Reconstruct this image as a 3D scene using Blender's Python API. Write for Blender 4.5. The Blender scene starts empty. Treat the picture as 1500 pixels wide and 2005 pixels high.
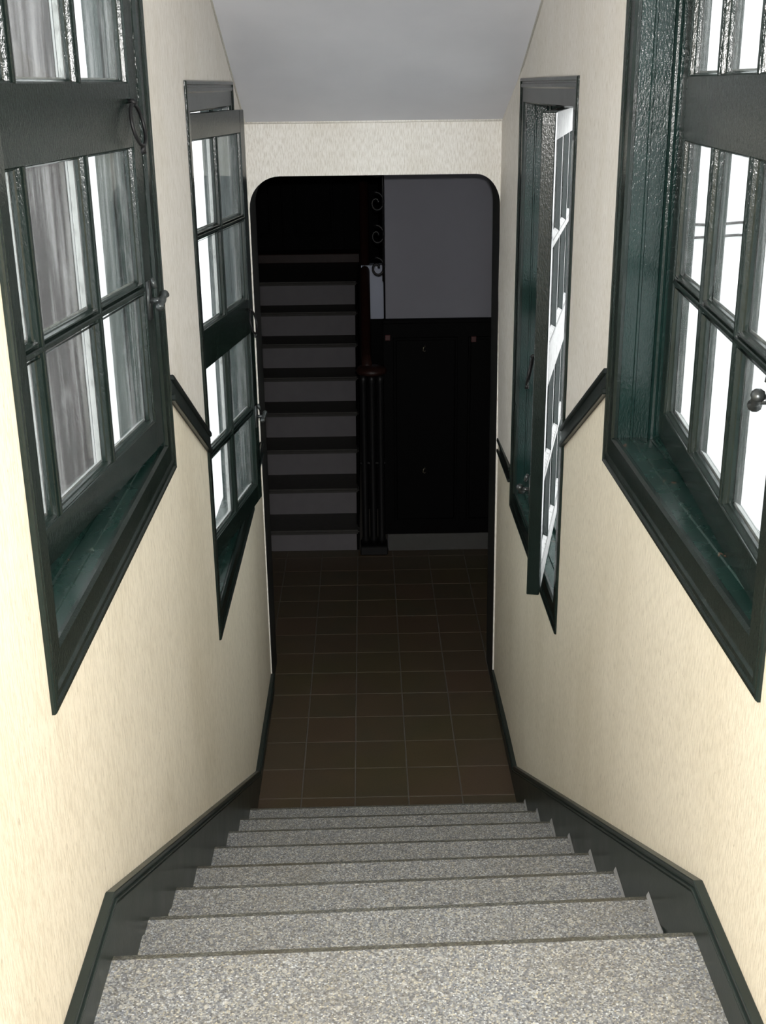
import bpy, bmesh, math, random
from mathutils import Vector, Matrix

random.seed(7)
S = bpy.context.scene
C = S.collection

# ------------------------------------------------------------------ camera
PITCH, YAW, ROLL, FPX, CAMZ = 0.3458, 0.0121, -0.0121, 2317.1, 2.85
cy, sy, cp, sp = math.cos(YAW), math.sin(YAW), math.cos(PITCH), math.sin(PITCH)
fwd = Vector((sy * cp, cy * cp, -sp))
right0 = Vector((cy, -sy, 0))
up0 = right0.cross(fwd)
right = math.cos(ROLL) * right0 + math.sin(ROLL) * up0
up = -math.sin(ROLL) * right0 + math.cos(ROLL) * up0
cam_data = bpy.data.cameras.new('camera')
cam_data.sensor_fit = 'VERTICAL'
cam_data.sensor_height = 36.0
cam_data.lens = 36.0 * FPX / 2005.0
cam_data.clip_start = 0.02
cam = bpy.data.objects.new('camera', cam_data)
C.objects.link(cam)
m = Matrix((right, up, -fwd)).transposed().to_4x4()
m.translation = Vector((0, 0, CAMZ))
cam.matrix_world = m
S.camera = cam

# ------------------------------------------------------------------ world: white overcast sky
W = bpy.data.worlds.new('overcast_sky')
S.world = W
W.use_nodes = True
bg = W.node_tree.nodes['Background']
bg.inputs['Color'].default_value = (0.93, 0.96, 1.0, 1)
bg.inputs['Strength'].default_value = 5.5

# the camera's own flash: a small warm-white lamp just above the lens
fl = bpy.data.lights.new('camera_flash', 'AREA')
fl.shape = 'RECTANGLE'
fl.size, fl.size_y = 0.05, 0.03
fl.energy = 68.0
fl.color = (1.0, 0.98, 0.95)
flo = bpy.data.objects.new('camera_flash', fl)
C.objects.link(flo)
mf = m.copy()
mf.translation = Vector((0, 0, CAMZ)) + up * 0.07 - fwd * 0.02
flo.matrix_world = mf

S.view_settings.view_transform = 'Standard'
S.view_settings.look = 'None'
S.view_settings.exposure = 0.28
S.view_settings.gamma = 1.0
S.view_settings.use_curve_mapping = False

# ------------------------------------------------------------------ dimensions (metres)
XL, XR = -0.5057, 0.6157          # stair walls
LAND = 1.3344                     # landing height, lower floor is z = 0
RISE = 0.1668
SL = [1.8008, 2.1193, 2.4373, 2.7482, 3.0701, 3.3900, 3.7060, 4.0188]
SR = [1.8354, 2.1561, 2.4693, 2.7753, 3.0886, 3.4110, 3.7210, 4.0298]
YE, YE2 = 5.30, 5.60              # end wall with the opening
WT = 0.15                         # right wall thickness
WTL = 0.112                       # left wall is thinner
BACK = -1.5
CEIL_E, CEIL_S = 2.707, 0.430     # ceiling height at the end wall, slope
YFLAT = 1.30
HALLY = 7.161                     # front of hall stairs and plinth
WW, WH = 1.285, 1.748              # window outer size
NY0, NZ = 1.655, 1.922            # upper windows: start Y, bottom z
FY0, FZ = 3.562, 1.123            # lower windows

# ------------------------------------------------------------------ node helpers
def mat(name):
    M = bpy.data.materials.new(name)
    M.use_nodes = True
    nt = M.node_tree
    b = nt.nodes['Principled BSDF']
    return M, nt, b

def N(nt, typ, **kw):
    n = nt.nodes.new(typ)
    for k, v in kw.items():
        if k in n.inputs:
            n.inputs[k].default_value = v
        else:
            setattr(n, k, v)
    return n

def coords(nt, scale=(1, 1, 1), obj=False):
    if obj:
        src = N(nt, 'ShaderNodeTexCoord').outputs['Object']
    else:
        src = N(nt, 'ShaderNodeNewGeometry').outputs['Position']
    mp = N(nt, 'ShaderNodeMapping')
    mp.inputs['Scale'].default_value = scale
    nt.links.new(src, mp.inputs['Vector'])
    return mp.outputs['Vector']

def noise(nt, vec, scale, detail=3, rough=0.55):
    n = N(nt, 'ShaderNodeTexNoise')
    n.inputs['Scale'].default_value = scale
    n.inputs['Detail'].default_value = detail
    n.inputs['Roughness'].default_value = rough
    nt.links.new(vec, n.inputs['Vector'])
    return n.outputs['Fac']

def ramp(nt, fac, stops):
    r = N(nt, 'ShaderNodeValToRGB')
    el = r.color_ramp.elements
    while len(el) > 1:
        el.remove(el[-1])
    for i, (p, c) in enumerate(stops):
        e = el[0] if i == 0 else el.new(p)
        e.position = p
        e.color = (c[0], c[1], c[2], 1) if len(c) == 3 else c
    nt.links.new(fac, r.inputs['Fac'])
    return r.outputs['Color']

def mixc(nt, fac, a, b, mode='MIX'):
    n = N(nt, 'ShaderNodeMix', data_type='RGBA', blend_type=mode)
    for sock, v in ((n.inputs[0], fac), (n.inputs[6], a), (n.inputs[7], b)):
        if isinstance(v, bpy.types.NodeSocket):
            nt.links.new(v, sock)
        elif isinstance(v, (int, float)):
            sock.default_value = v
        else:
            sock.default_value = (v[0], v[1], v[2], 1)
    return n.outputs[2]

def math_(nt, op, a, b=None, c=None):
    n = N(nt, 'ShaderNodeMath', operation=op)
    for i, v in enumerate((a, b, c)):
        if v is None:
            continue
        if isinstance(v, bpy.types.NodeSocket):
            nt.links.new(v, n.inputs[i])
        else:
            n.inputs[i].default_value = v
    return n.outputs[0]

def bump(nt, b, height, strength, dist=0.002):
    n = N(nt, 'ShaderNodeBump')
    n.inputs['Strength'].default_value = strength
    n.inputs['Distance'].default_value = dist
    nt.links.new(height, n.inputs['Height'])
    nt.links.new(n.outputs['Normal'], b.inputs['Normal'])

def setb(nt, b, col=None, rough=None, spec=None, coat=None):
    if col is not None:
        if isinstance(col, bpy.types.NodeSocket):
            nt.links.new(col, b.inputs['Base Color'])
        else:
            b.inputs['Base Color'].default_value = (col[0], col[1], col[2], 1)
    if rough is not None:
        if isinstance(rough, bpy.types.NodeSocket):
            nt.links.new(rough, b.inputs['Roughness'])
        else:
            b.inputs['Roughness'].default_value = rough
    if spec is not None:
        b.inputs['Specular IOR Level'].default_value = spec
    if coat is not None:
        b.inputs['Coat Weight'].default_value = coat
        b.inputs['Coat Roughness'].default_value = 0.12

# ------------------------------------------------------------------ materials
def wall_mat(name, upper, lower, rail=True):
    M, nt, b = mat(name)
    grain = noise(nt, coords(nt, (260, 260, 34)), 1.0, 3, 0.6)
    big = noise(nt, coords(nt, (2.6, 2.6, 1.1)), 1.0, 4, 0.6)
    speck = noise(nt, coords(nt, (90, 90, 50)), 1.0, 2, 0.5)
    if rail:
        sep = N(nt, 'ShaderNodeSeparateXYZ')
        nt.links.new(N(nt, 'ShaderNodeNewGeometry').outputs['Position'], sep.inputs[0])
        # the dado line: level, down the stairs, level again
        zl = math_(nt, 'MULTIPLY_ADD', sep.outputs[1], -0.526, 3.681)
        zl = math_(nt, 'MINIMUM', math_(nt, 'MAXIMUM', zl, 1.265), 2.60)
        above = math_(nt, 'GREATER_THAN', sep.outputs[2], zl)
        base = mixc(nt, above, lower, upper)
    else:
        base = upper
    base = mixc(nt, math_(nt, 'MULTIPLY', ramp_fac(nt, grain, 0.44, 0.62), 0.36), base, (0.36, 0.31, 0.22))
    base = mixc(nt, math_(nt, 'MULTIPLY', ramp_fac(nt, big, 0.48, 0.74), 0.30), base, (0.47, 0.41, 0.29))
    base = mixc(nt, math_(nt, 'MULTIPLY', ramp_fac(nt, speck, 0.70, 0.76), 0.35), base, (0.25, 0.2, 0.13))
    setb(nt, b, base, 0.62, 0.3)
    bump(nt, b, grain, 0.45, 0.0015)
    return M

def ramp_fac(nt, fac, a, b):
    n = N(nt, 'ShaderNodeMapRange')
    n.inputs['From Min'].default_value = a
    n.inputs['From Max'].default_value = b
    nt.links.new(fac, n.inputs['Value'])
    return n.outputs['Result']

M_WALL = wall_mat('wall_paint', (0.735, 0.695, 0.645), (0.75, 0.683, 0.555))
M_ENDWALL = wall_mat('end_wall_paint', (0.83, 0.81, 0.765), (0.83, 0.81, 0.765), rail=False)

def ceiling_mat():
    M, nt, b = mat('ceiling_paint')
    n = noise(nt, coords(nt), 2.2, 4)
    f = noise(nt, coords(nt), 160, 2)
    c = mixc(nt, ramp_fac(nt, n, 0.35, 0.7), (0.56, 0.565, 0.60), (0.62, 0.622, 0.655))
    setb(nt, b, c, 0.8, 0.2)
    bump(nt, b, f, 0.12, 0.001)
    return M
M_CEIL = ceiling_mat()

def green_mat(name, base=(0.0062, 0.0105, 0.0088), rough=0.20, wear=0.0, bmp=0.45, spec=0.30):
    M, nt, b = mat(name)
    n1 = noise(nt, coords(nt, (1, 1, 0.4)), 230, 3, 0.6)
    n2 = noise(nt, coords(nt), 9, 4, 0.65)
    c = mixc(nt, ramp_fac(nt, n2, 0.3, 0.75), base, (base[0] * 1.3, base[1] * 1.4, base[2] * 1.4))
    if wear > 0:
        n3 = noise(nt, coords(nt), 16, 6, 0.7)
        c = mixc(nt, math_(nt, 'MULTIPLY', ramp_fac(nt, n3, 0.62, 0.74), wear), c, (0.17, 0.20, 0.17))
        n4 = noise(nt, coords(nt, (1, 1, 1)), 23, 3, 0.6)
        c = mixc(nt, math_(nt, 'MULTIPLY', ramp_fac(nt, n4, 0.70, 0.72), wear), c, (0.22, 0.09, 0.05))
    setb(nt, b, c, math_(nt, 'MULTIPLY_ADD', n2, 0.14, rough - 0.10), spec)
    bump(nt, b, n1, bmp, 0.0018)
    return M
M_GREEN = green_mat('green_gloss_paint')
M_JAMB = green_mat('green_jamb_paint', (0.005, 0.0145, 0.0125), 0.135, bmp=0.75, spec=0.26)
M_SILL = green_mat('worn_sill_paint', (0.006, 0.018, 0.0145), 0.30, wear=0.3, bmp=0.2)
M_STRING = green_mat('skirting_paint', (0.013, 0.018, 0.016), 0.36, bmp=0.12)
M_RAILPAINT = green_mat('dado_rail_paint', (0.006, 0.009, 0.0085), 0.36, bmp=0.12)

def white_wood_mat():
    M, nt, b = mat('weathered_white_paint')
    n = noise(nt, coords(nt, (1, 1, 0.6)), 45, 5, 0.7)
    c = ramp(nt, n, [(0.30, (0.10, 0.10, 0.09)), (0.46, (0.27, 0.27, 0.26)), (1.0, (0.36, 0.36, 0.35))])
    setb(nt, b, c, 0.6, 0.3)
    bump(nt, b, n, 0.4, 0.002)
    return M
M_WHITE = white_wood_mat()

def glass_mat():
    M, nt, b = mat('dusty_window_glass')
    out = nt.nodes['Material Output']
    nt.nodes.remove(b)
    tr = N(nt, 'ShaderNodeBsdfTransparent')
    tr.inputs['Color'].default_value = (0.95, 0.97, 0.96, 1)
    gl = N(nt, 'ShaderNodeBsdfGlossy')
    gl.inputs['Roughness'].default_value = 0.03
    df = N(nt, 'ShaderNodeBsdfTranslucent')
    df.inputs['Color'].default_value = (0.62, 0.62, 0.62, 1)
    df2 = N(nt, 'ShaderNodeBsdfDiffuse')
    df2.inputs['Color'].default_value = (0.55, 0.55, 0.54, 1)
    md = N(nt, 'ShaderNodeMixShader')
    md.inputs[0].default_value = 0.5
    nt.links.new(df.outputs[0], md.inputs[1])
    nt.links.new(df2.outputs[0], md.inputs[2])
    streak = noise(nt, coords(nt, (55, 55, 2.2)), 1.0, 4, 0.65)
    blot = noise(nt, coords(nt, (14, 14, 9)), 1.0, 5, 0.7)
    d = math_(nt, 'MULTIPLY_ADD', ramp_fac(nt, streak, 0.50, 0.72), 0.22,
              math_(nt, 'MULTIPLY_ADD', ramp_fac(nt, blot, 0.55, 0.8), 0.12, 0.02))
    m1 = N(nt, 'ShaderNodeMixShader')
    nt.links.new(d, m1.inputs[0])
    nt.links.new(tr.outputs[0], m1.inputs[1])
    nt.links.new(md.outputs[0], m1.inputs[2])
    fr = N(nt, 'ShaderNodeFresnel')
    fr.inputs['IOR'].default_value = 1.35
    m2 = N(nt, 'ShaderNodeMixShader')
    nt.links.new(math_(nt, 'MULTIPLY', fr.outputs[0], 0.35), m2.inputs[0])
    nt.links.new(m1.outputs[0], m2.inputs[1])
    nt.links.new(gl.outputs[0], m2.inputs[2])
    nt.links.new(m2.outputs[0], out.inputs['Surface'])
    return M
M_GLASS = glass_mat()

def terrazzo_mat(name, dark=1.0, warm=0.0):
    M, nt, b = mat(name)
    vec = coords(nt)
    v = N(nt, 'ShaderNodeTexVoronoi')
    v.inputs['Scale'].default_value = 310
    nt.links.new(vec, v.inputs['Vector'])
    hs = N(nt, 'ShaderNodeSeparateColor')
    nt.links.new(v.outputs['Color'], hs.inputs[0])
    chips = ramp(nt, hs.outputs[0], [(0.0, (0.085, 0.085, 0.088)), (0.22, (0.16, 0.16, 0.165)), (0.5, (0.27, 0.27, 0.265)),
                                     (0.75, (0.40, 0.385, 0.33)), (0.93, (0.52, 0.51, 0.47)), (1.0, (0.70, 0.69, 0.65))])
    tint = ramp(nt, hs.outputs[1], [(0.0, (0.88, 0.96, 1.10)), (0.65, (0.97, 1, 1.03)), (1.0, (1.06, 1.0, 0.84))])
    c = mixc(nt, 1.0, chips, tint, 'MULTIPLY')
    edge = ramp_fac(nt, v.outputs['Distance'], 0.35, 0.75)
    c = mixc(nt, math_(nt, 'MULTIPLY', edge, 0.55), c, (0.19, 0.19, 0.185))
    v2 = N(nt, 'ShaderNodeTexVoronoi')
    v2.inputs['Scale'].default_value = 60
    nt.links.new(vec, v2.inputs['Vector'])
    hs2 = N(nt, 'ShaderNodeSeparateColor')
    nt.links.new(v2.outputs['Color'], hs2.inputs[0])
    big = math_(nt, 'MULTIPLY', math_(nt, 'GREATER_THAN', hs2.outputs[0], 0.86), math_(nt, 'LESS_THAN', v2.outputs['Distance'], 0.28))
    c = mixc(nt, math_(nt, 'MULTIPLY', big, 0.55), c, (0.55, 0.53, 0.47))
    dirt = noise(nt, coords(nt), 3.5, 4, 0.6)
    c = mixc(nt, math_(nt, 'MULTIPLY', ramp_fac(nt, dirt, 0.42, 0.75), 0.28 + warm), c, (0.17, 0.145, 0.10))
    k = 0.80 * dark
    c = mixc(nt, 1.0, c, (k, k, k * (1 - 0.15 * warm)), 'MULTIPLY')
    setb(nt, b, c, 0.48, 0.4)
    return M
M_TERR = terrazzo_mat('grey_terrazzo')
M_TERREDGE = terrazzo_mat('worn_terrazzo_nosing', 0.50, 0.6)

def tile_mat():
    M, nt, b = mat('brown_floor_tile')
    oi = N(nt, 'ShaderNodeObjectInfo')
    n = noise(nt, coords(nt), 7, 4, 0.6)
    n2 = noise(nt, coords(nt), 120, 2, 0.5)
    c = mixc(nt, oi.outputs['Random'], (0.080, 0.054, 0.037), (0.060, 0.052, 0.034))
    c = mixc(nt, ramp_fac(nt, n, 0.35, 0.75), c, (0.080, 0.057, 0.036))
    n3 = noise(nt, coords(nt), 1.7, 2, 0.5)
    c = mixc(nt, math_(nt, 'MULTIPLY', ramp_fac(nt, n3, 0.45, 0.65), 0.45), c, (0.066, 0.058, 0.026))
    c = mixc(nt, math_(nt, 'MULTIPLY', ramp_fac(nt, n2, 0.5, 0.8), 0.4), c, (0.032, 0.027, 0.022))
    setb(nt, b, c, 0.42, 0.35)
    return M
M_TILE = tile_mat()

def plain(name, col, rough=0.6, spec=0.4, nscale=30, var=0.25, bmp=0.1, metal=0.0):
    M, nt, b = mat(name)
    n = noise(nt, coords(nt), nscale, 4, 0.6)
    c = mixc(nt, n, tuple(x * (1 - var) for x in col), tuple(x * (1 + var) for x in col))
    setb(nt, b, c, rough, spec)
    b.inputs['Metallic'].default_value = metal
    if bmp:
        bump(nt, b, n, bmp, 0.002)
    return M
M_GROUT = plain('tile_grout', (0.115, 0.107, 0.095), 0.9, 0.2, 60)
M_FILLER = plain('pale_joint_filler', (0.23, 0.228, 0.225), 0.8, 0.2, 60)
M_IRON = plain('black_iron', (0.005, 0.005, 0.0055), 0.45, 0.3, 80, 0.3, 0.2)
M_BRASS = plain('dull_brass', (0.20, 0.18, 0.13), 0.35, 0.5, 60, 0.2, 0.1, 0.8)
M_LATCH = plain('worn_latch_metal', (0.05, 0.055, 0.055), 0.28, 0.5, 80, 0.3, 0.2, 0.6)
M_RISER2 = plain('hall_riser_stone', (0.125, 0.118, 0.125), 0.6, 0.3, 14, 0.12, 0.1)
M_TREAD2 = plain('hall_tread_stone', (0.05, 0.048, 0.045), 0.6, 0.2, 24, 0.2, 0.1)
M_PLINTH = plain('hall_plinth_stone', (0.075, 0.075, 0.07), 0.6, 0.3, 20, 0.15, 0.1)
M_HALLGREY = plain('hall_grey_plaster', (0.205, 0.205, 0.235), 0.8, 0.2, 4, 0.06, 0.1)
M_HALLBLUE = plain('hall_lit_plaster', (0.42, 0.45, 0.54), 0.8, 0.2, 4, 0.06, 0.1)  # light falling on the farther wall strip, put into a paler, bluer colour
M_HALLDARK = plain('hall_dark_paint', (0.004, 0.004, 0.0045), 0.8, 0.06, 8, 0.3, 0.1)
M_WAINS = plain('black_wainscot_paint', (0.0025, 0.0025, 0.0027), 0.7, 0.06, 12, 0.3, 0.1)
M_WOOD = plain('dark_mahogany', (0.020, 0.008, 0.006), 0.45, 0.25, 18, 0.35, 0.1)
M_OUT = plain('outer_white_render', (0.80, 0.80, 0.79), 0.9, 0.1, 6, 0.05, 0.1)
M_OUTFLOOR = plain('courtyard_concrete', (0.45, 0.44, 0.43), 0.9, 0.1, 5, 0.15, 0.1)
M_PIER = plain('brown_grey_render', (0.048, 0.042, 0.041), 0.85, 0.2, 9, 0.25, 0.2)
M_RED = plain('small_red_plate', (0.06, 0.018, 0.018), 0.6, 0.4, 60, 0.2, 0)
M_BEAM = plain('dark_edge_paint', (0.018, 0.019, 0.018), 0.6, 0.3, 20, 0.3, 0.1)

# ------------------------------------------------------------------ mesh helpers
class MB:
    def __init__(self):
        self.v, self.f, self.mi = [], [], []
    def quad(self, pts, mi=0):
        i = len(self.v)
        self.v += [tuple(p) for p in pts]
        self.f.append(tuple(range(i, i + len(pts))))
        self.mi.append(mi)
    def hexa(self, b4, t4, mi=0, top=None, side=None):
        i = len(self.v)
        self.v += [tuple(p) for p in b4] + [tuple(p) for p in t4]
        fs = [(3, 2, 1, 0), (4, 5, 6, 7), (0, 1, 5, 4), (1, 2, 6, 5), (2, 3, 7, 6), (3, 0, 4, 7)]
        for k, q in enumerate(fs):
            self.f.append(tuple(i + a for a in q))
            self.mi.append(top if (k == 1 and top is not None) else mi)
    def box(self, x0, x1, y0, y1, z0, z1, mi=0):
        self.hexa([(x0, y0, z0), (x1, y0, z0), (x1, y1, z0), (x0, y1, z0)],
                  [(x0, y0, z1), (x1, y0, z1), (x1, y1, z1), (x0, y1, z1)], mi)
    def prism(self, poly, axis, a, b, mi=0):
        """poly: 2-D points; axis 'x' -> (y,z), 'y' -> (x,z), 'z' -> (x,y)"""
        def P(p, t):
            return {'x': (t, p[0], p[1]), 'y': (p[0], t, p[1]), 'z': (p[0], p[1], t)}[axis]
        n = len(poly)
        i = len(self.v)
        self.v += [P(p, a) for p in poly] + [P(p, b) for p in poly]
        self.f.append(tuple(range(i, i + n))); self.mi.append(mi)
        self.f.append(tuple(range(i + 2 * n - 1, i + n - 1, -1))); self.mi.append(mi)
        for k in range(n):
            k2 = (k + 1) % n
            self.f.append((i + k, i + n + k, i + n + k2, i + k2)); self.mi.append(mi)
    def band(self, top, bot, a, b, mi=0):
        """strip in (y,z) between two polylines, extruded in x from a to b, as one closed shell"""
        n = len(top)
        i = len(self.v)
        for p in list(top) + list(bot):
            self.v += [(a, p[0], p[1]), (b, p[0], p[1])]
        T = lambda k, s: i + 2 * k + s
        B = lambda k, s: i + 2 * (n + k) + s
        for k in range(n - 1):
            for q in ((T(k, 0), T(k + 1, 0), B(k + 1, 0), B(k, 0)), (T(k, 1), T(k + 1, 1), B(k + 1, 1), B(k, 1)),
                      (T(k, 0), T(k + 1, 0), T(k + 1, 1), T(k, 1)), (B(k, 0), B(k + 1, 0), B(k + 1, 1), B(k, 1))):
                self.f.append(q); self.mi.append(mi)
        for k in (0, n - 1):
            self.f.append((T(k, 0), T(k, 1), B(k, 1), B(k, 0))); self.mi.append(mi)
    def tube(self, pts, r, seg=10, closed=False, mi=0, cap=True):
        pts = [Vector(p) for p in pts]
        n = len(pts)
        rr = r if isinstance(r, (list, tuple)) else [r] * n
        rings = []
        prev = None
        for k in range(n):
            if closed:
                t = pts[(k + 1) % n] - pts[k - 1]
            else:
                t = pts[min(k + 1, n - 1)] - pts[max(k - 1, 0)]
            t.normalize()
            if prev is None:
                a = Vector((0, 0, 1)) if abs(t.z) < 0.9 else Vector((1, 0, 0))
                u = t.cross(a).normalized()
            else:
                u = (prev - t * prev.dot(t)).normalized()
            prev = u
            w = t.cross(u)
            i = len(self.v)
            for s in range(seg):
                a = 2 * math.pi * s / seg
                self.v.append(tuple(pts[k] + (u * math.cos(a) + w * math.sin(a)) * rr[k]))
            rings.append(i)
        m = n if closed else n - 1
        for k in range(m):
            a, b = rings[k], rings[(k + 1) % n]
            for s in range(seg):
                s2 = (s + 1) % seg
                self.f.append((a + s, a + s2, b + s2, b + s)); self.mi.append(mi)
        if cap and not closed:
            self.f.append(tuple(rings[0] + s for s in range(seg))); self.mi.append(mi)
            self.f.append(tuple(rings[-1] + s for s in reversed(range(seg)))); self.mi.append(mi)
    def lathe(self, prof, cx, cyy, seg=20, mi=0):
        """prof: (radius, z)"""
        i = len(self.v)
        for r, z in prof:
            for s in range(seg):
                a = 2 * math.pi * s / seg
                self.v.append((cx + r * math.cos(a), cyy + r * math.sin(a), z))
        for k in range(len(prof) - 1):
            for s in range(seg):
                s2 = (s + 1) % seg
                self.f.append((i + k * seg + s, i + k * seg + s2, i + (k + 1) * seg + s2, i + (k + 1) * seg + s)); self.mi.append(mi)
        self.f.append(tuple(i + s for s in reversed(range(seg)))); self.mi.append(mi)
        self.f.append(tuple(i + (len(prof) - 1) * seg + s for s in range(seg))); self.mi.append(mi)
    def mesh(self, name, mats, bevel=0.0, smooth=False, seg=1):
        me = bpy.data.meshes.new(name)
        me.from_pydata(self.v, [], self.f)
        for mm in (mats if isinstance(mats, (list, tuple)) else [mats]):
            me.materials.append(mm)
        me.polygons.foreach_set('material_index', self.mi)
        bm = bmesh.new()
        bm.from_mesh(me)
        bmesh.ops.remove_doubles(bm, verts=bm.verts, dist=1e-6)
        bmesh.ops.recalc_face_normals(bm, faces=bm.faces)
        if bevel > 0:
            ed = [e for e in bm.edges if len(e.link_faces) == 2 and e.calc_face_angle(0) > 0.5]
            bmesh.ops.bevel(bm, geom=ed, offset=bevel, segments=seg, affect='EDGES', clamp_overlap=True)
        if smooth:
            for f in bm.faces:
                f.smooth = True
        bm.to_mesh(me)
        bm.free()
        return me

def link(name, me, parent=None):
    o = bpy.data.objects.new(name, me)
    C.objects.link(o)
    if parent is not None:
        o.parent = parent
    return o

def build(mb, name, mats, parent=None, bevel=0.0, smooth=False, seg=1):
    return link(name, mb.mesh(name, mats, bevel, smooth, seg), parent)

def tag(o, label=None, cat=None, group=None, kind=None):
    if label: o['label'] = label
    if cat: o['category'] = cat
    if group: o['group'] = group
    if kind: o['kind'] = kind
    return o

def empty(name, loc=(0, 0, 0), rz=0.0):
    o = bpy.data.objects.new(name, None)
    o.empty_display_size = 0.1
    C.objects.link(o)
    o.location = loc
    o.rotation_euler = (0, 0, rz)
    return o

def ceil_z(y):
    return CEIL_E + CEIL_S * (YE - max(y, YFLAT))

# ------------------------------------------------------------------ stair walls with their window holes
def holes_of():
    i, q = 0.068, 0.058
    return [(NY0 + q, NY0 + WW - q, NZ + i, NZ + WH - i), (FY0 + q, FY0 + WW - q, FZ + i, FZ + WH - i)]

def side_wall(name, xin, xout, label):
    hs = holes_of()
    ys = sorted({BACK, YE, YE2 - 0.001} | {h[0] for h in hs} | {h[1] for h in hs})
    zs = sorted({-0.05, 4.75} | {h[2] for h in hs} | {h[3] for h in hs})
    mb = MB()
    def xi(y, z):                       # the right wall leans in a little beside the opening
        if xin > 0 and abs(y - YE) < 1e-6:
            return xin - (0.006 if z < 0.5 else 0.010 if z < 1.5 else 0.024)
        return xin
    def inside(y, z):
        return any(h[0] < y < h[1] and h[2] < z < h[3] for h in hs)
    for a, b in zip(ys, ys[1:]):
        for c, d in zip(zs, zs[1:]):
            if inside((a + b) / 2, (c + d) / 2):
                continue
            mb.quad([(xi(y, z), y, z) for y, z in ((a, c), (b, c), (b, d), (a, d))], 0)
            mb.quad([(xout, a, c), (xout, b, c), (xout, b, d), (xout, a, d)], 1)
    for h in hs:
        y0, y1, z0, z1 = h
        for p, q in (((y0, z0), (y1, z0)), ((y1, z0), (y1, z1)), ((y1, z1), (y0, z1)), ((y0, z1), (y0, z0))):
            mb.quad([(xin, *p), (xin, *q), (xout, *q), (xout, *p)], 1)
    y0, y1, z0, z1 = ys[0], ys[-1], zs[0], zs[-1]
    for p, q in (((y0, z0), (y1, z0)), ((y1, z0), (y1, z1)), ((y1, z1), (y0, z1)), ((y0, z1), (y0, z0))):
        mb.quad([(xin, *p), (xin, *q), (xout, *q), (xout, *p)], 1)
    o = build(mb, name, [M_WALL, M_OUT])
    # normals: thin closed shell, keep as built
    return tag(o, label, 'wall', kind='structure')

side_wall('wall_left', XL, XL - WTL, 'cream textured stair wall on the left with two green windows')
side_wall('wall_right', XR, XR + WT, 'cream textured stair wall on the right with two green windows')

# back wall of the landing, behind the viewer, with an added opening that lets sky light in
mb = MB()
mb.box(XL, -0.36, BACK - 0.15, BACK, LAND, 4.75)
mb.box(0.47, XR, BACK - 0.15, BACK, LAND, 4.75)
mb.box(-0.36, 0.47, BACK - 0.15, BACK, 3.45, 4.75)
tag(build(mb, 'wall_back', M_ENDWALL), 'cream wall behind the landing with an added opening to the sky', 'wall', kind='structure')

# end wall: lintel over the opening, rounded upper corners
def end_wall():
    ox0, ox1, top, r = -0.500, 0.591, 2.487, 0.135
    pts = [(XL, CEIL_E + 0.03), (XL, -0.02), (ox0, -0.02)]
    n = 10
    pts.append((ox0, top - r))
    for k in range(1, n + 1):
        a = math.pi - (math.pi / 2) * k / n
        pts.append((ox0 + r + r * math.cos(a), top - r + r * math.sin(a)))
    for k in range(0, n + 1):
        a = math.pi / 2 - (math.pi / 2) * k / n
        pts.append((ox1 - r * 0.8 + r * 0.8 * math.cos(a), top - r + r * math.sin(a)))
    pts += [(ox1 + 0.012, -0.02), (XR, -0.02), (XR, CEIL_E + 0.03)]
    mb = MB()
    m = len(pts)
    i = len(mb.v)
    mb.v += [(p[0], YE, p[1]) for p in pts] + [(p[0], YE2, p[1]) for p in pts]
    mb.f.append(tuple(range(i, i + m))); mb.mi.append(0)
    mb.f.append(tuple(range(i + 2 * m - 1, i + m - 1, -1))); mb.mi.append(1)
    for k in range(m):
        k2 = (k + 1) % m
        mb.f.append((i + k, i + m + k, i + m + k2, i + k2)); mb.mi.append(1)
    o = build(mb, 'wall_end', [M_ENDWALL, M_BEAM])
    return tag(o, 'off white lintel wall with a rounded opening at the stair foot', 'wall', kind='structure')
end_wall()

# ceiling: slopes with the stairs, level over the landing
mb = MB()
zt = ceil_z(0)
poly = [(YE, CEIL_E), (YFLAT, zt), (BACK, zt), (BACK, zt + 0.12), (YFLAT, zt + 0.12), (YE, CEIL_E + 0.12)]
mb.prism(poly, 'x', XL, XR)
tag(build(mb, 'ceiling', M_CEIL), 'grey white sloping ceiling over the stairs', 'ceiling', kind='structure')
# plaster beads in the ceiling corners
mb = MB()
mb.tube([(XL, YE - 0.004, CEIL_E + 0.002), (XR, YE - 0.004, CEIL_E + 0.002)], 0.007, 8)
tag(build(mb, 'trim_1', M_ENDWALL, smooth=True), 'thin plaster bead where ceiling meets the lintel wall', 'trim', kind='structure')
for k, x in enumerate((XL + 0.001, XR - 0.001)):
    mb = MB()
    mb.tube([(x, YE, CEIL_E + 0.002), (x, YFLAT, ceil_z(YFLAT) + 0.002)], 0.006, 8)
    tag(build(mb, 'trim_%d' % (2 + k), M_ENDWALL, smooth=True), 'thin plaster bead along the sloping ceiling on the %s wall' % ('left', 'right')[k], 'trim', kind='structure')

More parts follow.
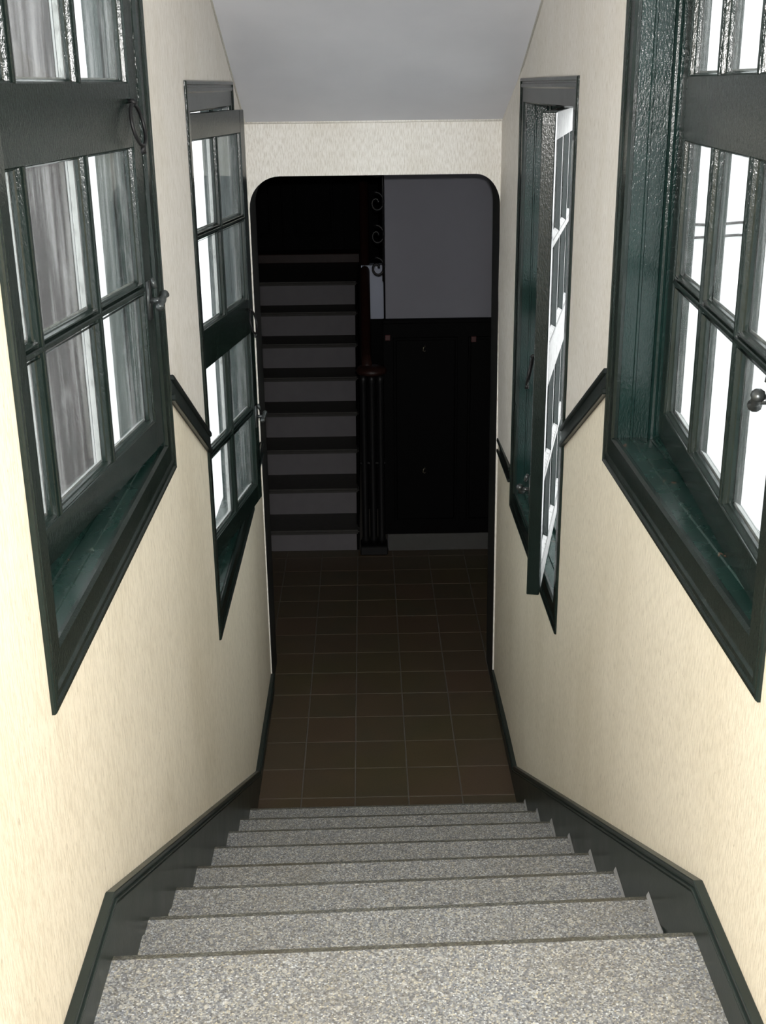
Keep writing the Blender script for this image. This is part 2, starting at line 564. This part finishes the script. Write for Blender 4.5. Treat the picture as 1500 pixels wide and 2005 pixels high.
# ------------------------------------------------------------------ landing and stairs
mb = MB()
ov = 0.022
mb.hexa([(XL, BACK, LAND - 0.10), (XR, BACK, LAND - 0.10), (XR, SR[0] - ov, LAND - 0.10), (XL, SL[0] - ov, LAND - 0.10)],
        [(XL, BACK, LAND - 0.035), (XR, BACK, LAND - 0.035), (XR, SR[0] - ov, LAND - 0.035), (XL, SL[0] - ov, LAND - 0.035)])
e = 0.016
mb.hexa([(XL, BACK, LAND - 0.035), (XR, BACK, LAND - 0.035), (XR, SR[0] - e, LAND - 0.035), (XL, SL[0] - e, LAND - 0.035)],
        [(XL, BACK, LAND), (XR, BACK, LAND), (XR, SR[0] - e, LAND), (XL, SL[0] - e, LAND)])
lo = build(mb, 'floor_landing', M_TERR)
mb = MB()
mb.hexa([(XL, SL[0] - e, LAND - 0.035), (XR, SR[0] - e, LAND - 0.035), (XR, SR[0], LAND - 0.033), (XL, SL[0], LAND - 0.033)],
        [(XL, SL[0] - e, LAND), (XR, SR[0] - e, LAND), (XR, SR[0], LAND - 0.004), (XL, SL[0], LAND - 0.004)])
build(mb, 'nosing', M_TERREDGE, lo)
tag(lo, 'grey terrazzo landing at the head of the stairs', 'floor', kind='structure')

st = tag(empty('staircase', (0, 4.0, 0)), 'grey speckled terrazzo steps going down between the cream walls', 'staircase')
XL0, XR0 = XL, XR
XL, XR = XL + 0.001, XR - 0.001
for k in range(1, 8):
    z = LAND - RISE * k
    fl_, fr_ = SL[k], SR[k]
    bl_, br_ = SL[k - 1] - ov - 0.015, SR[k - 1] - ov - 0.015
    mb = MB()
    e = 0.016
    mb.hexa([(XL, bl_, z - 0.035), (XR, br_, z - 0.035), (XR, fr_ - e, z - 0.035), (XL, fl_ - e, z - 0.035)],
            [(XL, bl_, z), (XR, br_, z), (XR, fr_ - e, z), (XL, fl_ - e, z)])
    mb.hexa([(XL, fl_ - e, z - 0.035), (XR, fr_ - e, z - 0.035), (XR, fr_, z - 0.033), (XL, fl_, z - 0.033)],
            [(XL, fl_ - e, z), (XR, fr_ - e, z), (XR, fr_, z - 0.004), (XL, fl_, z - 0.004)], 1)
    me = mb.mesh('tread', [M_TERR, M_TERREDGE])
    o = link('tread', me, st)
    o.matrix_parent_inverse = Matrix.Translation((0, -4.0, 0))
    for xa, xb, ya, yb in ((XR - 0.0205, XR - 0.0155, br_ + 0.04, fr_),):
        mb = MB()
        w0 = random.uniform(0.3, 1.0)
        xm = xa if xa > 0 else xb
        xo = xb if xa > 0 else xa
        mb.hexa([(xo, ya, z - 0.001), (xo + (xm - xo) * w0, ya, z - 0.001), (xm, yb - 0.004, z - 0.003), (xo, yb - 0.004, z - 0.003)],
                [(xo, ya, z + 0.003), (xo + (xm - xo) * w0, ya, z + 0.002), (xm, yb - 0.004, z + 0.001), (xo, yb - 0.004, z + 0.012)])
        o = build(mb, 'filler', M_FILLER, st)
        o.matrix_parent_inverse = Matrix.Translation((0, -4.0, 0))
for k in range(0, 8):
    z1 = LAND - RISE * k - 0.035
    z0 = LAND - RISE * (k + 1)
    a, b = SL[k] - ov, SR[k] - ov
    mb = MB()
    mb.hexa([(XL, a - 0.03, z0), (XR, b - 0.03, z0), (XR, b, z0), (XL, a, z0)],
            [(XL, a - 0.03, z1), (XR, b - 0.03, z1), (XR, b, z1), (XL, a, z1)])
    o = build(mb, 'riser', M_TERR, st)
    o.matrix_parent_inverse = Matrix.Translation((0, -4.0, 0))

XL, XR = XL0, XR0
# ------------------------------------------------------------------ skirting boards (green) along landing, stairs and floor
def skirting(name, xw, s, label):
    """s = +1: board grows towards +x"""
    root = empty(name, (xw, 1.8, 1.3))
    inv = Matrix.Translation((-xw, -1.8, -1.3))
    t = 0.016
    ya, za = 1.850, 1.434
    yb, zb = 4.405, 0.090
    top = [(BACK, za), (ya, za), (yb, zb), (YE - 0.002, zb)]
    sl = (zb - za) / (yb - ya)
    mb = MB()
    low = [(BACK, LAND - 0.02), (1.80, LAND - 0.02), (4.16, -0.01), (YE - 0.002, -0.01)]
    mb.band(top, low, xw, xw + s * t)
    o = build(mb, 'board', M_STRING, root)
    o.matrix_parent_inverse = inv
    # lower fillet board under the nosing line, a little behind the upper board
    mb = MB()
    mb.prism([(1.795, LAND - 0.004), (4.10, 0.128), (4.10, -0.01), (3.5, -0.01), (1.795, LAND - 0.55)], 'x', xw, xw + s * (t - 0.004))
    o = build(mb, 'lower_board', M_STRING, root)
    o.matrix_parent_inverse = inv
    # moulded cap: two stacked ridges following the top line
    for off, h, w in ((0.003, 0.009, t + 0.002), (-0.012, 0.006, t + 0.005), (-0.023, 0.004, t + 0.003)):
        mb = MB()
        up_ = [(y, z + off) for y, z in top]
        lo = [(y, z + off - h) for y, z in top]
        mb.band(up_, lo, xw, xw + s * w)
        o = build(mb, 'cap_moulding', M_STRING, root, bevel=0.0015)
        o.matrix_parent_inverse = inv
    return tag(root, label, 'skirting board', kind='structure')
skirting('baseboard_left', XL, 1, 'dark green stepped skirting board on the left of the stairs')
skirting('baseboard_right', XR, -1, 'dark green stepped skirting board on the right of the stairs')

# ------------------------------------------------------------------ dado rails
def dado(name, xw, s, pts, label):
    root = empty(name, (xw, pts[0][0], pts[0][1]))
    inv = Matrix.Translation((-xw, -pts[0][0], -pts[0][1]))
    for off0, off1, w, nm in ((0.034, -0.034, 0.010, 'rail_board'), (0.034, 0.018, 0.018, 'bead'), (-0.018, -0.034, 0.018, 'bead')):
        mb = MB()
        mb.prism([(y, z + off0) for y, z in pts] + [(y, z + off1) for y, z in pts[::-1]], 'x', xw, xw + s * w)
        o = build(mb, nm, M_RAILPAINT, root, bevel=0.003)
        o.matrix_parent_inverse = inv
    return tag(root, label, 'dado rail', kind='structure')
def zr(y):
    return min(max(3.681 - 0.526 * y, 1.265), 2.60)
ru0, ru1 = NY0 + WW - 0.004, FY0 + 0.004
rl0, rl1 = FY0 + WW - 0.004, YE - 0.003
n_ = 4
for s_, x_, sd in ((1, XL, 'left'), (-1, XR, 'right')):
    dado('trim_%d' % n_, x_, s_, [(ru0, zr(ru0)), (ru1, zr(ru1))], 'dark sloping dado rail between the two windows on the %s wall' % sd); n_ += 1
    dado('trim_%d' % n_, x_, s_, [(rl0, zr(rl0)), (rl1, zr(rl1))], 'short level dado rail beside the rounded opening on the %s wall' % sd); n_ += 1

# ------------------------------------------------------------------ windows
def sweep_side(mb, k, x0, x1, z0, z1, prof, mi=0, kb=1.0, kt=1.0, kx=1.0):
    """one mitred side (0 bottom, 1 right, 2 top, 3 left) of a rectangular frame; prof = [(inset, y)]"""
    def corner(c, o):
        return ((x0 + o * kx, z0 + o * kb), (x1 - o * kx, z0 + o * kb), (x1 - o * kx, z1 - o * kt), (x0 + o * kx, z1 - o * kt))[c]
    for (o1, d1), (o2, d2) in zip(prof, prof[1:]):
        a1, b1 = corner(k, o1), corner((k + 1) % 4, o1)
        a2, b2 = corner(k, o2), corner((k + 1) % 4, o2)
        mb.quad([(a1[0], d1, a1[1]), (b1[0], d1, b1[1]), (b2[0], d2, b2[1]), (a2[0], d2, a2[1])], mi)
    for c in (k, (k + 1) % 4):            # close the mitre ends
        mb.quad([(corner(c, o)[0], d, corner(c, o)[1]) for o, d in prof], mi)

CAS = [(0, 0.004), (0, -0.005), (0.003, -0.008), (0.012, -0.0085), (0.015, -0.004), (0.020, -0.004), (0.024, -0.007),
       (0.034, -0.007), (0.040, -0.003), (0.094, -0.003), (0.100, 0.004), (0.100, 0.012), (0.088, 0.014)]
REV = [(0.088, 0.0125), (0.100, 0.0125), (0.100, 0.042), (0.104, 0.044), (0.104, 0.049), (0.100, 0.051), (0.100, 0.088),
       (0.094, 0.091), (0.092, 0.097), (0.094, 0.103), (0.101, 0.106), (0.108, 0.107), (0.108, 0.153),
       (0.080, 0.153)]
SX, SZ = 0.087, 0.096
SW, SH, STH = WW - 2 * SX, WH - SZ - 0.100, 0.042
STILE, BOT, LOWF, MID, TOP = 0.062, 0.072, 0.636, 0.136, 0.082
MUN = 0.024

def member(x0, x1, z0, z1):
    mb = MB()
    mb.box(x0, x1, 0, STH - 0.003, z0, z1, 0)
    mb.box(x0, x1, STH - 0.003, STH, z0, z1, 1)
    return mb

def ridge_member(x0, x1, z0, z1, vertical):
    """glazing bar with a moulded inner face"""
    c = (x0 + x1) / 2 if vertical else (z0 + z1) / 2
    hw = MUN / 2
    prof = [(-hw, 0.030), (-hw, 0.014), (-hw + 0.003, 0.011), (-0.006, 0.008), (-0.0055, 0.002), (-0.0035, 0.0),
            (0.0035, 0.0), (0.0055, 0.002), (0.006, 0.008), (hw - 0.003, 0.011), (hw, 0.014), (hw, 0.030)]
    mb = MB()
    if vertical:
        mb.prism([(c + a, b) for a, b in prof], 'z', z0, z1)
        mb.box(c - 0.010, c + 0.010, 0.028, STH - 0.002, z0, z1, 1)
    else:
        mb.prism([(b, c + a) for a, b in prof], 'x', x0, x1)
        mb.box(x0, x1, 0.028, STH - 0.002, c - 0.010, c + 0.010, 1)
    return mb

PROTO = {}
def window_meshes():
    P = PROTO
    for k, nm in enumerate(('casing_bottom', 'casing_side_a', 'casing_top', 'casing_side_b')):
        mb = MB(); sweep_side(mb, k, 0, WW, 0, WH, CAS, 0, 0.86, 0.90, 0.78)
        P['cas%d' % k] = mb.mesh('casing', M_GREEN)
        mb = MB(); sweep_side(mb, k, 0, WW, 0, WH, REV, 0, 0.86, 0.90, 0.78)
        P['revR%d' % k] = mb.mesh('reveal_board', M_SILL if k == 0 else M_JAMB)
        mb = MB(); sweep_side(mb, k, 0, WW, 0, WH, [(o, d * 0.75) for o, d in REV], 0, 0.86, 0.90, 0.78)
        P['revL%d' % k] = mb.mesh('reveal_board', M_SILL if k == 0 else M_JAMB)
    GW = [M_GREEN, M_WHITE]
    GG = [M_GREEN, M_GREEN]
    P['stile_h'] = member(0, STILE, 0, SH).mesh('stile', GG, 0.0025)
    P['stile_f'] = member(SW - STILE, SW, 0, SH).mesh('stile', GG, 0.0025)
    zz = [0, BOT, BOT + LOWF, BOT + LOWF + MID, SH - TOP, SH]
    P['bot'] = member(STILE, SW - STILE, zz[0], zz[1]).mesh('rail', GW, 0.0015)
    P['mid'] = member(STILE, SW - STILE, zz[2], zz[3]).mesh('rail', GW, 0.0015)
    P['top'] = member(STILE, SW - STILE, zz[4], zz[5]).mesh('rail', GW, 0.0015)
    pw = (SW - 2 * STILE - 2 * MUN) / 3
    cols = [(STILE + i * (pw + MUN), STILE + i * (pw + MUN) + pw) for i in range(3)]
    rows = []
    P['mun'] = []
    for a, b in ((zz[1], zz[2]), (zz[3], zz[4])):
        ph = (b - a - MUN) / 2
        rows += [(a, a + ph), (a + ph + MUN, b)]
        for i in (0, 1):
            P['mun'].append(ridge_member(cols[i][1], cols[i + 1][0], a, b, True).mesh('glazing_bar', GG))
        P['mun'].append(ridge_member(STILE, SW - STILE, a + ph, a + ph + MUN, False).mesh('glazing_bar', GW))
    P['cells'] = []
    for c in cols:
        for r in rows:
            mb = MB(); mb.box(c[0] - 0.004, c[1] + 0.004, 0.0215, 0.0245, r[0] - 0.004, r[1] + 0.004)
            pane = mb.mesh('pane', M_GLASS)
            mb = MB()
            for k in range(4):
                sweep_side(mb, k, c[0], c[1], r[0], r[1], [(0, 0.0035), (0.002, 0.005), (0.004, 0.012), (0.006, 0.015), (0.0065, 0.0212)])
            bead = mb.mesh('pane_moulding', M_GREEN)
            mb = MB()
            for k in range(4):
                sweep_side(mb, k, c[0], c[1], r[0], r[1], [(0, STH - 0.004), (0.010 if k == 0 else 0.006, 0.0248), (0, 0.0248)], 0 if (k in (0, 2) or (k == 1 and c is not cols[2])) else 1)
            putty = mb.mesh('putty', [M_WHITE, M_GREEN])
            P['cells'].append((pane, bead, putty))
    # butterfly latch on the free stile
    mb = MB()
    zc, xc = 0.362, SW - 0.044
    mb.box(xc - 0.014, xc + 0.014, -0.006, 0.0, zc - 0.045, zc + 0.045)
    mb.tube([(xc, -0.004, zc), (xc, -0.034, zc)], 0.007, 10)
    d = Vector((0.75, -0.10, 0.55)).normalized()
    p = Vector((xc, -0.034, zc))
    arm = [p + d * t for t in (-0.028, -0.021, -0.013, -0.005, 0.005, 0.013, 0.021, 0.028)]
    mb.tube(arm, [0.007, 0.012, 0.007, 0.009, 0.009, 0.007, 0.012, 0.007], 10)
    mb.tube([(xc, -0.012, zc + 0.052), (xc, -0.016, zc + 0.040), (xc, -0.020, zc + 0.028)], [0.005, 0.007, 0.005], 8)
    P['latch'] = mb.mesh('latch', M_LATCH, 0, True)
    # iron ring pull on the middle rail
    mb = MB()
    zc, xc = BOT + LOWF + 0.048, SW - 0.076
    R_ = 0.044
    mb.tube([(xc + R_ * math.sin(a), -0.010 - 0.008 * (1 - math.cos(a)), zc + R_ * math.cos(a)) for a in [2 * math.pi * i / 28 for i in range(28)]], 0.0042, 8, closed=True)
    mb.tube([(xc, 0.0, zc + R_ + 0.006), (xc, -0.010, zc + R_ + 0.006), (xc, -0.016, zc + R_)], 0.0055, 8)
    mb.tube([(xc - 0.003, -0.026, zc - R_), (xc - 0.001, -0.026, zc - R_ - 0.016)], [0.005, 0.007], 8)
    P['ring'] = mb.mesh('ring_pull', M_IRON, 0, True)
window_meshes()

def window(name, side, y0, z0, ang, dep, label):
    if side == 'L':
        root = empty(name, (XL, y0, z0), math.pi / 2)
    else:
        root = empty(name, (XR, y0 + WW, z0), -math.pi / 2)
    for k in range(4):
        link('casing', PROTO['cas%d' % k], root)
        link('reveal_board', PROTO['rev%s%d' % (side, k)], root)
    sash = empty('sash')
    sash.parent = root
    sash.location = (SX, dep, SZ)
    sash.rotation_euler = (0, 0, -math.radians(ang))
    for k, nm in (('stile_h', 'stile'), ('stile_f', 'stile'), ('bot', 'rail'), ('mid', 'rail'), ('top', 'rail')):
        link(nm, PROTO[k], sash)
    for me in PROTO['mun']:
        link('glazing_bar', me, sash)
    for pane, bead, putty in PROTO['cells']:
        link('pane', pane, sash)
        link('pane_moulding', bead, sash)
        link('putty', putty, sash)
    link('latch', PROTO['latch'], sash)
    link('ring_pull', PROTO['ring'], sash)
    return tag(root, label, 'window', kind='structure')

window('window_1', 'L', NY0, NZ, 5.9, 0.118, 'large green casement window on the left wall nearest the viewer')
window('window_2', 'L', FY0, FZ, 8.8, 0.118, 'green casement window on the left wall beside the rounded opening')
window('window_3', 'R', NY0, NZ, 4.6, 0.112, 'large green casement window on the right wall nearest the viewer')
window('window_4', 'R', FY0, FZ, 12.9, 0.160, 'green casement window swung inward on the right wall beside the opening')

# ------------------------------------------------------------------ lower floor with its tiles
T, CX0, RY0 = 0.2279, -0.3087, 4.559
mb = MB()
mb.box(-1.9, 2.1, 3.9, 11.0, -0.12, -0.0025)
floor = tag(build(mb, 'floor', M_GROUT), 'dark brown tiled floor at the foot of the stairs', 'floor', kind='structure')
g = 0.0022
for i in range(-5, 8):
    for j in range(-3, 12):
        x0, x1 = CX0 + i * T + g, CX0 + (i + 1) * T - g
        y0, y1 = RY0 + j * T + g, RY0 + (j + 1) * T - g
        y0 = max(y0, 4.0)
        y1 = min(y1, HALLY + 0.02)
        if y0 < YE2 - 0.05:
            x0, x1 = max(x0, XL), min(x1, XR)
        if x1 - x0 < 0.01 or y1 - y0 < 0.01:
            continue
        dz = random.uniform(-0.0006, 0.0006)
        mb = MB()
        mb.box(x0, x1, y0, y1, -0.004, 0.0 + dz)
        build(mb, 'tile', M_TILE, floor, bevel=0.0012)

# ------------------------------------------------------------------ hall beyond the opening
def wallbox(name, label, mats, *boxes):
    mb = MB()
    for b in boxes:
        mb.box(*b[:6], b[6] if len(b) > 6 else 0)
    return tag(build(mb, name, mats), label, 'wall', kind='structure')
HT = 3.4
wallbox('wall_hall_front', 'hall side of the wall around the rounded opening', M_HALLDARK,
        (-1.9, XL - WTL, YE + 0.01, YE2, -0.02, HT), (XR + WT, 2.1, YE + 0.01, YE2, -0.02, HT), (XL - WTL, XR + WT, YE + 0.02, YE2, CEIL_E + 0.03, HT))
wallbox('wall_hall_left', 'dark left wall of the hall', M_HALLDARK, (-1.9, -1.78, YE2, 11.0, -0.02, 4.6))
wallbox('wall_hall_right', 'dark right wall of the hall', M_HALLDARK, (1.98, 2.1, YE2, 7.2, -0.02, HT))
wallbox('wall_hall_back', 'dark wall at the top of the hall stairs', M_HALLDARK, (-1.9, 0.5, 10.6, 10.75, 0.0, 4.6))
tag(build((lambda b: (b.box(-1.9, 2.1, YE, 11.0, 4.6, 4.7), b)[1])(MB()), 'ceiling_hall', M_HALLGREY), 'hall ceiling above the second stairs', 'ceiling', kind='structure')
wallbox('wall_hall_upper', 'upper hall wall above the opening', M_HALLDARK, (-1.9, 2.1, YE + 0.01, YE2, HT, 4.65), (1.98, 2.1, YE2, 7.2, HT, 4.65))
# grey wall with black wainscot
gw = wallbox('wall_hall_grey', 'grey hall wall above the black wainscot', [M_HALLGREY, M_HALLDARK],
             (0.118, 2.1, 7.205, 7.36, 0.0, 4.65))
pale = wallbox('wall_hall_pale', 'narrow wall strip behind the hall newel post, coloured pale as if lit', M_HALLBLUE, (-0.03, 0.118, 8.0, 8.1, 0.0, 1.72))
wallbox('wall_hall_side', 'dark side wall of the hall stairs', M_HALLDARK, (0.118, 0.24, 7.36, 10.75, 0.0, 4.6))
mb = MB(); mb.box(0.10, 2.0, 7.17, 7.215, 0.114, 1.503)
wains = tag(build(mb, 'wainscot', M_WAINS, bevel=0.003), 'black wainscot panel under the grey hall wall', 'wainscot', kind='structure')
mb = MB(); mb.box(0.098, 2.0, 7.160, 7.216, 1.485, 1.510)
build(mb, 'cap_rail', M_WAINS, wains, bevel=0.004)
for x0, x1 in ((0.16, 0.56), (0.62, 1.02), (1.08, 1.48)):
    mb = MB()
    for k in range(4):
        sweep_side(mb, k, x0, x1, 0.20, 1.40, [(0, 7.172), (0.004, 7.160), (0.016, 7.160), (0.022, 7.171)])
    build(mb, 'panel_moulding', M_WAINS, wains)
mb = MB(); mb.box(-0.03, 0.118, 7.98, 8.0, 0.0, 1.362)
tag(build(mb, 'wainscot', M_WAINS), 'black wainscot under the narrow pale wall strip', 'wainscot', kind='structure')
mb = MB(); mb.box(0.12, 2.0, HALLY, 7.21, 0.0, 0.114)
tag(build(mb, 'baseboard_hall', M_PLINTH, bevel=0.003), 'grey stone plinth below the black wainscot', 'baseboard', kind='structure')
# small fittings on the wainscot
for z, lab in ((1.33, 'upper of two small pale hooks on the black wainscot'), (0.548, 'lower of two small pale hooks on the black wainscot')):
    mb = MB()
    mb.tube([(0.356, 7.170, z + 0.014), (0.356, 7.150, z + 0.014), (0.346, 7.148, z + 0.010), (0.344, 7.148, z - 0.010), (0.352, 7.148, z - 0.015), (0.359, 7.148, z - 0.010)], 0.0035, 8)
    tag(build(mb, 'wall_hook', M_BRASS, smooth=True), lab, 'hook', 'hooks on the hall wainscot')
for x, z, lab in ((0.655, 1.383, 'small dark red plate on the black wainscot near the right jamb'), (0.128, 1.40, 'small dark red plate on the black wainscot beside the newel post')):
    mb = MB(); mb.box(x - 0.016, x + 0.016, 7.158, 7.171, z - 0.018, z + 0.018)
    tag(build(mb, 'wall_plate', M_RED, bevel=0.003), lab, 'plate', 'red plates on the hall wainscot')

# second flight, rising away
s2 = tag(empty('staircase', (-0.6, HALLY, 0)), 'dim stone stairs rising away beyond the rounded opening', 'staircase')
inv2 = Matrix.Translation((0.6, -HALLY, 0))
G2, R2 = 0.30, 0.182
for k in range(8):
    y0 = HALLY + G2 * k
    z1 = 0.147 + R2 * k
    zb = z1 - R2 if k else 0.0
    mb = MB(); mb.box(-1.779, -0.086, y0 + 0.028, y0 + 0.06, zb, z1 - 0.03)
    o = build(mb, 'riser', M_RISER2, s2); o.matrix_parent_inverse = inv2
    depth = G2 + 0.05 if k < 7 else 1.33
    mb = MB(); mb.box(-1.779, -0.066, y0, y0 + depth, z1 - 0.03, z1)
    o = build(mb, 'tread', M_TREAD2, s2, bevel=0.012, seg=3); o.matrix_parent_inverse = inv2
mb = MB()
mb.prism([(HALLY + 0.03, 0), (10.59, 0), (10.59, 1.38), (9.29, 1.38), (HALLY + 0.03, 0.10)], 'x', -0.085, -0.068)
o = build(mb, 'string', M_WAINS, s2); o.matrix_parent_inverse = inv2

# balustrade: newel post, handrail, iron bars
bal = tag(empty('balustrade', (0.03, HALLY, 0)), 'dark newel post with brown handrail climbing beside the hall stairs', 'balustrade')
invb = Matrix.Translation((-0.03, -HALLY, 0))
def bpart(mb, nm, mt, **kw):
    o = build(mb, nm, mt, bal, **kw); o.matrix_parent_inverse = invb; return o
NX, NYY = 0.026, HALLY - 0.005
mb = MB(); mb.box(NX - 0.088, NX + 0.088, NYY - 0.07, NYY + 0.07, 0.0, 0.06)
bpart(mb, 'newel_base', M_IRON, bevel=0.006)
for dx in (-0.052, 0.0, 0.052):
    mb = MB(); mb.lathe([(0.022, 0.06), (0.026, 0.09), (0.022, 0.12), (0.022, 1.12), (0.027, 1.14), (0.022, 1.17)], NX + dx, NYY, 14)
    bpart(mb, 'newel_shaft', M_IRON, smooth=True)
mb = MB(); mb.box(NX - 0.078, NX + 0.078, NYY - 0.012, NYY + 0.012, 0.60, 0.612)
bpart(mb, 'newel_band', M_IRON)
mb = MB(); mb.lathe([(0.05, 1.17), (0.092, 1.185), (0.098, 1.20), (0.085, 1.222), (0.04, 1.232)], NX, NYY, 24)
bpart(mb, 'newel_cap', M_WOOD, smooth=True)
hp = [(0.0, NYY, 1.215)] + [(-0.006, NYY + 0.15 + 0.3 * k, 1.26 + 0.182 * k) for k in range(0, 11)]
mb = MB(); mb.tube(hp, 0.033, 12)
bpart(mb, 'handrail', M_WOOD, smooth=True)
for k in range(1, 9):
    y = HALLY + 0.12 + G2 * k
    mb = MB(); mb.tube([(-0.02, y, 0.10 + R2 * k), (-0.012, y, 1.20 + R2 * k)], 0.008, 8)
    bpart(mb, 'baluster', M_IRON, smooth=True)

# wrought-iron scroll hanging at the end of the grey wall
sc = tag(empty('iron_scroll', (0.08, 7.2, 1.75)), 'wrought iron scroll work along the edge of the grey hall wall', 'ironwork')
invs = Matrix.Translation((-0.08, -7.2, -1.75))
mb = MB(); mb.tube([(0.108, 7.19, 1.74), (0.108, 7.19, 2.9)], 0.008, 8)
o = build(mb, 'bar', M_IRON, sc, smooth=True); o.matrix_parent_inverse = invs
for k in range(5):
    zc = 1.80 + 0.19 * k
    pts = []
    for q in range(26):
        a = q / 25 * 2.6 * math.pi
        r = 0.010 + 0.040 * q / 25
        pts.append((0.070 + r * math.cos(a), 7.19, zc + 0.02 + r * 1.25 * math.sin(a)))
    mb = MB(); mb.tube(pts, 0.007, 8)
    o = build(mb, 'scroll', M_IRON, sc, smooth=True); o.matrix_parent_inverse = invs

# dark double door on the upper landing
d1 = tag(empty('door_1', (-0.7, 10.6, 1.42)), 'dark wooden double door at the top of the hall stairs', 'door', kind='structure')
invd = Matrix.Translation((0.7, -10.6, -1.42))
for x0, x1 in ((-1.25, -0.72), (-0.71, -0.18)):
    mb = MB(); mb.box(x0, x1, 10.55, 10.6, 1.50, 3.6)
    o = build(mb, 'leaf', M_HALLDARK, d1, bevel=0.004); o.matrix_parent_inverse = invd
    for z0, z1 in ((1.62, 2.2), (2.32, 3.4)):
        mb = MB()
        for k in range(4):
            sweep_side(mb, k, x0 + 0.09, x1 - 0.09, z0, z1, [(0, 10.549), (0.005, 10.54), (0.02, 10.54), (0.03, 10.549)])
        o = build(mb, 'panel_moulding', M_HALLDARK, d1); o.matrix_parent_inverse = invd
mb = MB(); mb.box(-1.4, -0.05, 10.3, 10.6, 1.42, 1.50)
o = build(mb, 'threshold', M_WOOD, d1, bevel=0.006); o.matrix_parent_inverse = invd

# ------------------------------------------------------------------ light wells outside the windows
def outer(name, label, mt, *boxes):
    return wallbox(name, label, mt, *boxes)
outer('wall_yard_end_left', 'white rendered yard wall seen through the left windows', M_OUT, (-4.4, XL - WTL, YE - 0.06, YE + 0.005, -1.0, 4.8))
outer('wall_yard_end_right', 'white rendered yard wall seen through the right windows', M_OUT, (XR + WT, 4.6, YE - 0.06, YE + 0.005, -1.0, 4.8))
outer('wall_yard_left', 'white rendered building across the left yard', M_OUT, (-4.5, -4.3, -3.0, YE, -1.0, 4.6))
outer('wall_yard_right', 'white rendered building across the right yard', M_OUT, (4.5, 4.7, -3.0, YE, -1.0, 4.6))
for sd, x0, x1 in (('left', -4.5, XL - WTL), ('right', XR + WT, 4.7)):
    mb = MB()
    mb.box(x0, x1, -3.0, YE, -1.1, -1.0)
    tag(build(mb, 'floor_yard_' + sd, M_OUTFLOOR), 'pale concrete ground of the yard outside the %s windows' % sd, 'floor', kind='structure')
mb = MB(); mb.box(-1.40, -1.265, YE - 0.20, YE - 0.06, -1.0, 4.8)
tag(build(mb, 'wall_pier', M_PIER, bevel=0.01), 'brown grey pier seen through the panes of the near left window', 'pier', kind='structure')
for k, z in enumerate((2.270, 2.215)):
    mb = MB()
    mb.tube([(XR + WT + 0.02 + 0.12 * q, YE - 0.068, z + 0.006 * math.sin(q * 1.9 + k)) for q in range(20)], 0.006, 6)
    tag(build(mb, 'cable', M_PIER, smooth=True), ('upper', 'lower')[k] + ' of two cables on the wall outside the near right window', 'cable', 'cables outside')
